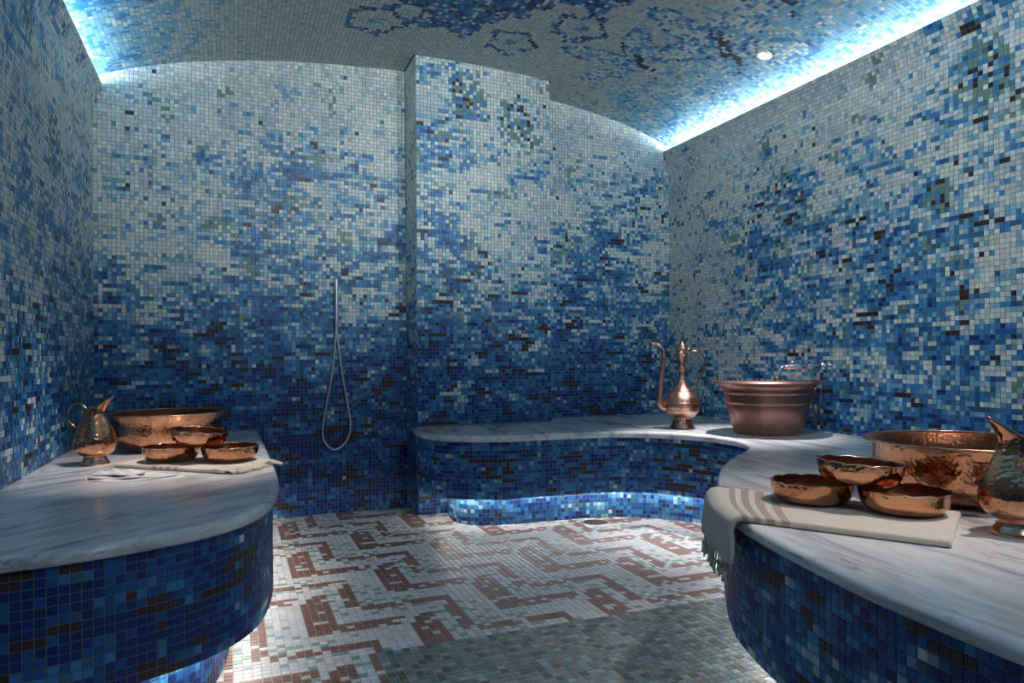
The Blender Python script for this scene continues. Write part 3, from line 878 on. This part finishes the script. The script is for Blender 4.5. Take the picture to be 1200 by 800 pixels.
# left bench group
pit = make_pitcher(); pit.location = (-0.472, 3.05, ZB + 0.0005); pit.rotation_euler = (0, 0, ang_r)
pit['label'] = 'hammered copper pitcher with curling handle standing on the left bench beside the wall'
pit2 = copy_tree(pit); pit2.location = (1.585, 1.02, ZB + 0.0005); pit2.rotation_euler = (0, 0, math.pi + ang_r + 0.12)
pit2['label'] = 'hammered copper pitcher on the right bench, partly cut off by the photo edge'
bas = make_basin(); bas.location = (-0.255, 3.47, ZB + 0.0005)
bas['label'] = 'wide flat-rimmed copper basin on the left bench behind the small bowls'
bas2 = copy_tree(bas); bas2.location = (1.846, 1.327, ZB + 0.0005); bas2.rotation_euler = (0, 0, 1.1)
bas2['label'] = 'wide flat-rimmed copper basin on the right bench behind three small bowls'
TW = 0.016                      # folded towel thickness
bowl = make_bowl()
def place_bowl(first, loc, rz, tilt, axis, label):
    o = bowl if first else copy_tree(bowl)
    q = Matrix.Rotation(tilt, 3, Vector(axis)) @ Matrix.Rotation(rz, 3, 'Z')
    o.rotation_euler = q.to_euler(); o.location = loc; o['label'] = label
    return o
place_bowl(True, (-0.203, 2.915, ZB + TW + 0.001), 0.3, 0, (1, 0, 0), 'small hammered copper bowl on the left bench towel, the one nearest the pitcher')
place_bowl(False, (0.0, 2.82, ZB + TW + 0.001), 1.7, 0, (1, 0, 0), 'small hammered copper bowl on the left bench towel, beside its fringe')
place_bowl(False, (-0.108, 2.86, ZB + TW + 0.0605), 2.6, 0.10, (FW.x, FW.y, 0), 'tilted hammered copper bowl stacked on top of two bowls on the left bench')
place_bowl(False, (1.383, 1.400, ZB + TW + 0.001), 0.9, 0, (1, 0, 0), 'small wavy-rimmed copper bowl on the right bench towel, nearest its striped end')
place_bowl(False, (1.488, 1.220, ZB + TW + 0.001), 2.2, 0, (1, 0, 0), 'small wavy-rimmed copper bowl on the right bench towel, nearest the cut-off pitcher')
place_bowl(False, (1.436, 1.303, ZB + TW + 0.0605), 4.0, 0.07, (FW.x, FW.y, 0), 'tilted wavy-rimmed copper bowl stacked on top of two bowls on the right bench')

# tall ewer at the back
ew = empty('copper_ewer', (2.285, 3.235, ZB + 0.0005), 'tall engraved copper ewer with long thin spout and domed lid beside the bucket', 'ewer', ang_r)
obj('foot', lathe([(0.066, 0.0), (0.066, 0.006), (0.058, 0.020), (0.049, 0.040), (0.042, 0.054), (0.045, 0.060)], 56), M_IBRIK, ew)
obj('ewer_body', lathe([(0.044, 0.058), (0.060, 0.064), (0.082, 0.083), (0.095, 0.106), (0.100, 0.130), (0.097, 0.152), (0.086, 0.174), (0.066, 0.197), (0.048, 0.215), (0.034, 0.235), (0.024, 0.262), (0.018, 0.29), (0.017, 0.305),
                        (0.023, 0.314), (0.024, 0.322), (0.017, 0.332), (0.016, 0.344), (0.021, 0.365), (0.029, 0.388), (0.034, 0.396), (0.031, 0.402), (0.030, 0.425)], 56), M_IBRIK, ew)
for r_, z_ in ((0.0985, 0.142), (0.093, 0.100), (0.060, 0.2045), (0.0245, 0.318), (0.033, 0.395)):
    obj('raised_band', bead(r_, z_, 0.002, 56), M_COPPER_RIM, ew)
obj('lid', lathe([(0.032, 0.424), (0.032, 0.430), (0.027, 0.444), (0.018, 0.458), (0.008, 0.468), (0.0055, 0.474), (0.008, 0.480), (0.008, 0.486), (0.004, 0.492), (0.005, 0.500), (0.003, 0.509), (0.0005, 0.512)], 40), M_IBRIK, ew)
sp = catmull([(-0.080, 0, 0.112), (-0.100, 0, 0.118), (-0.122, 0, 0.142), (-0.121, 0, 0.19), (-0.114, 0, 0.26), (-0.104, 0, 0.34), (-0.099, 0, 0.40), (-0.106, 0, 0.432), (-0.125, 0, 0.451), (-0.150, 0, 0.459), (-0.172, 0, 0.456)], 8)
ts = np.linspace(0, 1, len(sp))
obj('spout', tube(sp, list(np.interp(ts, [0, 0.15, 0.5, 0.8, 0.95, 1.0], [0.024, 0.021, 0.014, 0.0085, 0.009, 0.016])), 14), M_IBRIK, ew)
hd = catmull([(0.028, 0, 0.412), (0.05, 0, 0.416), (0.078, 0, 0.419), (0.108, 0, 0.404), (0.127, 0, 0.36), (0.114, 0, 0.305), (0.086, 0, 0.252), (0.081, 0, 0.205), (0.090, 0, 0.165), (0.098, 0, 0.140)], 8)
bm = tube(hd, 0.0042, 10)
tube_into(bm, catmull([(0.030, 0, 0.432), (0.044, 0, 0.43), (0.05, 0, 0.418)], 5), 0.0045, 8)
h = obj('handle', bm, M_BRASS, ew); h['label'] = 'thin curved brass handle'

# bucket
BX, BY = 2.535, 2.86
bk = empty('copper_bucket', (BX, BY, ZB + 0.0005), 'tapered brown copper bucket with two grooves under the wall tap', 'bucket', ang_r)
bo = [(0.150, 0.0), (0.160, 0.004), (0.166, 0.016), (0.178, 0.06), (0.190, 0.105), (0.2005, 0.146), (0.199, 0.150), (0.2045, 0.154), (0.2065, 0.163), (0.2045, 0.167), (0.213, 0.196), (0.212, 0.200), (0.2175, 0.204), (0.220, 0.213), (0.218, 0.217), (0.226, 0.240), (0.240, 0.249), (0.260, 0.252), (0.262, 0.256)]
bi = [(0.262, 0.258), (0.258, 0.2585), (0.238, 0.254), (0.222, 0.240), (0.198, 0.15), (0.174, 0.06), (0.160, 0.016), (0.13, 0.008), (0.001, 0.008)]
obj('bucket_body', lathe(bo, 96), M_BUCKET, bk)
obj('bucket_inside', lathe(bi, 96, cap0=False, cap1=True), M_BUCKET, bk)
for s_ in (-1, 1):
    a0 = 0.0
    bm = bmesh.new()
    box_into(bm, s_ * 0.245 - 0.022 if s_ < 0 else 0.238, s_ * 0.238 if s_ < 0 else 0.267, -0.028, 0.028, 0.2585, 0.264)
    e = obj('handle_ear', bm, M_BUCKET, bk, smooth=False)
bm = tube(catmull([(0.262, -0.05, 0.262), (0.268, -0.03, 0.24), (0.262, 0.0, 0.14), (0.258, 0.02, 0.08), (0.255, 0.05, 0.13), (0.262, 0.04, 0.24)], 8), 0.004, 8)
obj('bail', bm, M_BUCKET, bk)
bm = bmesh.new()
bmesh.ops.create_uvsphere(bm, u_segments=14, v_segments=8, radius=0.009)
bmesh.ops.translate(bm, verts=bm.verts, vec=(0.17, -0.175, 0.236))
obj('rivet', bm, M_COPPER_RIM, bk)

# ------------------------------------------------------------------ wall tap over the bucket
FY, FZ = 2.75, 0.832
fa = empty('wall_tap', (XR - H_TILE, FY, FZ), 'chrome wall tap with ribbed body and bent spout above the bucket', 'tap')
RX = lambda bm: bmesh.ops.rotate(bm, verts=bm.verts, cent=(0, 0, 0), matrix=Matrix.Rotation(-math.pi / 2, 3, 'Y'))
bm = lathe([(0.024, 0.0), (0.024, 0.006), (0.020, 0.010), (0.014, 0.013), (0.013, 0.03), (0.019, 0.032), (0.019, 0.05), (0.013, 0.052), (0.013, 0.07)], 32); RX(bm)
obj('escutcheon', bm, M_CHROME, fa)
bm = lathe([(0.013, 0.068), (0.013, 0.10), (0.016, 0.102), (0.016, 0.13), (0.011, 0.134), (0.011, 0.18), (0.014, 0.182), (0.014, 0.20), (0.010, 0.204), (0.010, 0.29)], 28, cap1=True); RX(bm)
obj('tap_body', bm, M_CHROME, fa)
bm = tube(catmull([(-0.275, 0, 0.0), (-0.30, 0, -0.002), (-0.318, 0, -0.018), (-0.340, 0, -0.052)], 8), 0.009, 16)
obj('spout', bm, M_CHROME, fa)
bm = lathe([(0.006, 0.0), (0.006, 0.012), (0.014, 0.014), (0.014, 0.022), (0.011, 0.025)], 24, cap1=True)
bmesh.ops.translate(bm, verts=bm.verts, vec=(-0.115, 0, 0.010))
obj('knob', bm, M_CHROME, fa)
bm = tube([(-0.19, 0, 0.012), (-0.20, 0, 0.024), (-0.25, 0, 0.026)], 0.004, 8)
obj('lever', bm, M_CHROME, fa)

# ------------------------------------------------------------------ hand shower on the back wall
HX, HZ = 0.563, 1.12
sh = empty('hand_shower', (HX, D - H_TILE, HZ), 'chrome hand shower in its wall holder with a long hose hanging in a loop', 'shower')
bm = lathe([(0.020, 0.0), (0.020, 0.006), (0.010, 0.010), (0.009, 0.045)], 24, cap1=True)
bmesh.ops.rotate(bm, verts=bm.verts, cent=(0, 0, 0), matrix=Matrix.Rotation(math.pi / 2, 3, 'X'))
tube_into(bm, [(-0.026, -0.045, 0), (0.026, -0.045, 0)], 0.011, 14)
obj('wall_holder', bm, M_CHROME, sh)
hs = lathe([(0.008, -0.055), (0.009, -0.04), (0.0115, -0.02), (0.0125, 0.05), (0.0135, 0.20), (0.0125, 0.222), (0.006, 0.228)], 24, cap1=True)
bmesh.ops.translate(hs, verts=hs.verts, vec=(0.0, -0.064, 0))
obj('handset', hs, plain('satin chrome', (0.8, 0.82, 0.84), 0.34, 1.0), sh)
hose = catmull([(0.0, -0.064, -0.05), (-0.008, -0.062, -0.14), (-0.022, -0.05, -0.30), (-0.050, -0.035, -0.47), (-0.074, -0.022, -0.62), (-0.066, -0.02, -0.70), (-0.012, -0.02, -0.752), (0.052, -0.02, -0.715), (0.082, -0.02, -0.63), (0.066, -0.022, -0.50), (0.036, -0.028, -0.33), (0.014, -0.03, -0.15), (0.004, -0.028, -0.03), (0.003, -0.02, -0.005)], 10)
obj('hose', tube(hose, 0.0062, 10), plain('ribbed steel hose', (0.8, 0.82, 0.84), 0.38, 1.0), sh)

# ------------------------------------------------------------------ towels and cloth
def towel_sheet(name, fn, ns, ntt, mat, parent, thick, up=1):
    """grid (s, t) -> point; solidified and rounded"""
    bm = bmesh.new(); uvl = bm.loops.layers.uv.new('UVMap')
    G = [[bm.verts.new(fn(i / ns, j / ntt)) for j in range(ntt + 1)] for i in range(ns + 1)]
    for i in range(ns):
        for j in range(ntt):
            f = bm.faces.new((G[i][j], G[i + 1][j], G[i + 1][j + 1], G[i][j + 1]))
            for l, (a, b_) in zip(f.loops, ((i, j), (i + 1, j), (i + 1, j + 1), (i, j + 1))): l[uvl].uv = (a / ns, b_ / ntt)
    me = bpy.data.meshes.new(name); bm.to_mesh(me); bm.free()
    for p in me.polygons: p.use_smooth = True
    me.materials.append(mat)
    o = bpy.data.objects.new(name, me); COL.objects.link(o)
    if parent: o.parent = parent
    sd = o.modifiers.new('thickness', 'SOLIDIFY'); sd.thickness = thick; sd.offset = up
    bv = o.modifiers.new('edge', 'BEVEL'); bv.width = thick * 0.42; bv.segments = 3; bv.limit_method = 'ANGLE'; bv.angle_limit = math.radians(50)
    return o

# right towel: lies along the bench, drops over the slab edge
TO = np.array([1.485, 1.085]); TA = np.array([-0.548, 0.836]); TB = np.array([0.836, 0.548])
TO = TO + TB * 0.0; TWID, THANG = 0.335, 0.085
def edge_dist(o):
    """distance along TA from o to the slab outline"""
    P = SPATH; best = 0.5
    for k in range(len(P) - 1):
        a, d = P[k], P[k + 1] - P[k]
        M_ = np.array([[TA[0], -d[0]], [TA[1], -d[1]]]); det = np.linalg.det(M_)
        if abs(det) < 1e-9: continue
        s, q = np.linalg.solve(M_, a - o)
        if 0 <= q <= 1 and 0.2 < s < 1.2: return s
    return best
tr = empty('striped_towel', (TO[0], TO[1], ZB), 'cream towel with taupe stripes under the right bench bowls, fringed end hanging over the edge', 'towel')
LT = {}
def towel_r(u, t):
    j = round(t, 4)
    tt = (t - 0.5) * TWID
    o = TO + TB * tt
    if j not in LT: LT[j] = edge_dist(o)
    e = LT[j] + 0.002
    Rb = 0.021
    total = e + Rb * math.pi / 2 + THANG
    s = u * total
    gather = 1.0
    if s < e - 0.004:
        q = o + TA * s; z = ZB + 0.0008
        return (q[0] - TO[0], q[1] - TO[1], z - ZB)
    a = (s - e) / Rb
    if a < math.pi / 2:
        a = max(a, 0)
        d = e + Rb * math.sin(a); z = ZB - 0.0195 + Rb * math.cos(a)
    else:
        h = s - e - Rb * math.pi / 2
        d = e + Rb + 0.002 + 0.007 * math.sin(t * 17) * min(1, h / 0.05); z = ZB - 0.0195 - h
        gather = 1 - 0.12 * min(1, h / 0.12)
    q = TO + TB * tt * gather + TA * d
    return (q[0] - TO[0], q[1] - TO[1], z - ZB)
tw = towel_sheet('towel_cloth', towel_r, 72, 28, M_TOWEL, tr, TW, -1)
bm = bmesh.new()
for k in range(26):
    t = (k + 0.5) / 26
    b0 = np.array(towel_r(1.0, round(t * 28) / 28)); b0 = b0 + np.array([TB[0], TB[1], 0]) * (t - round(t * 28) / 28) * TWID + np.array([TA[0], TA[1], 0]) * 0.006
    L_ = 0.05 + 0.015 * random.random(); w = np.array([random.uniform(-.008, .008), random.uniform(-.008, .008), 0])
    tube_into(bm, catmull([b0 + [0, 0, 0.006], b0 + w * 0.4 - [0, 0, L_ * 0.35], b0 + w - [0, 0, L_ * 0.55], b0 + w * 1.3 - [0, 0, L_]], 4), [0.0028] * 4 + [0.0022] * 3 + [0.0052] * 2 + [0.0024] * 2 + [0.0034] * 2, 6)
# loose threads along the back edge of the drop
for k in range(10):
    b0 = np.array(towel_r(0.80 + 0.02 * k, 1.0)) + np.array([TB[0], TB[1], 0]) * 0.004
    w = np.array([TB[0], TB[1], 0]) * random.uniform(0.01, 0.03)
    tube_into(bm, catmull([b0, b0 + w * 0.6 + [0, 0, 0.006], b0 + w - [0, 0, 0.02], b0 + w * 0.9 - [0, 0, 0.05]], 4), 0.0022, 6)
obj('fringe', bm, M_FRINGE, tr, kind='stuff')

# left towel: folded flat, fringe at the bench edge
tl_ = empty("striped_towel", (-0.112, 2.86, ZB), 'cream striped towel folded flat under the left bench bowls, fringe reaching the bench edge', 'towel')
LA = np.array([0.75, -0.661]); LB = np.array([0.661, 0.75])
def towel_l(u, t):
    s = -0.26 + 0.50 * u; w = (t - 0.5) * 0.27
    q = LA * s + LB * w
    return (q[0], q[1], 0.0008 + 0.0012 * math.sin(9 * u + 4 * t) ** 2)
towel_sheet('towel_cloth', towel_l, 40, 20, M_TOWEL_L, tl_, TW * 0.85)
bm = bmesh.new()
for k in range(60):
    t = (k + 0.5) / 60 if k < 36 else random.random()
    b0 = np.array(towel_l(1.0 - (0 if k < 36 else random.random() * 0.12), t)) + [0, 0, 0.010 if k < 36 else 0.0125]
    dx = LA * (0.040 + 0.022 * random.random()) + LB * random.uniform(-0.018, 0.018)
    end = b0 + [dx[0], dx[1], 0]
    end[2] = 0.004 + 0.004 * random.random()
    if end[0] - 0.112 > 0.158: end[2] -= 0.010
    mid = (b0 + end) / 2 + [0, 0, 0.004]
    tube_into(bm, catmull([b0, mid, end], 4), [0.003, 0.003, 0.0028, 0.0025, 0.0028, 0.003, 0.004, 0.0045, 0.003], 6)
obj('fringe', bm, M_FRINGE, tl_, kind='stuff')

# crumpled white cloth in front of the pitcher
cl = empty('white_cloth', (-0.30, 2.635, ZB), 'crumpled white cloth lying flat in front of the left bench pitcher', 'cloth', -0.30)
def leaf(a, b, z0, th_, ph, dx, dy):
    def fn(u, t):
        r = math.sqrt(t) if t > 0 else 0
        an = 2 * math.pi * u
        x_, y_ = a * r * math.cos(an) * (1 + 0.08 * math.sin(3 * an + ph)), b * r * math.sin(an) * (1 + 0.12 * math.sin(2 * an + ph))
        z_ = z0 + th_ * (0.5 + 0.5 * math.sin(22 * x_ / a * 0.5 + 3 * y_ / b + ph)) * (1 - r ** 3) + 0.002 * math.sin(5 * an + ph) * r + 0.001
        return (x_ + dx, y_ + dy, max(z_, 0.0008))
    return fn
for k, (a, b, z0, th_, ph, dx, dy) in enumerate([(0.155, 0.062, 0.001, 0.003, 0.4, 0.0, 0.0), (0.14, 0.055, 0.007, 0.007, 1.7, -0.012, 0.012), (0.085, 0.045, 0.016, 0.011, 3.1, -0.05, 0.02)]):
    towel_sheet('cloth_fold', leaf(a, b, z0, th_, ph, dx, dy), 48, 8, M_WHITECLOTH, cl, 0.0035)
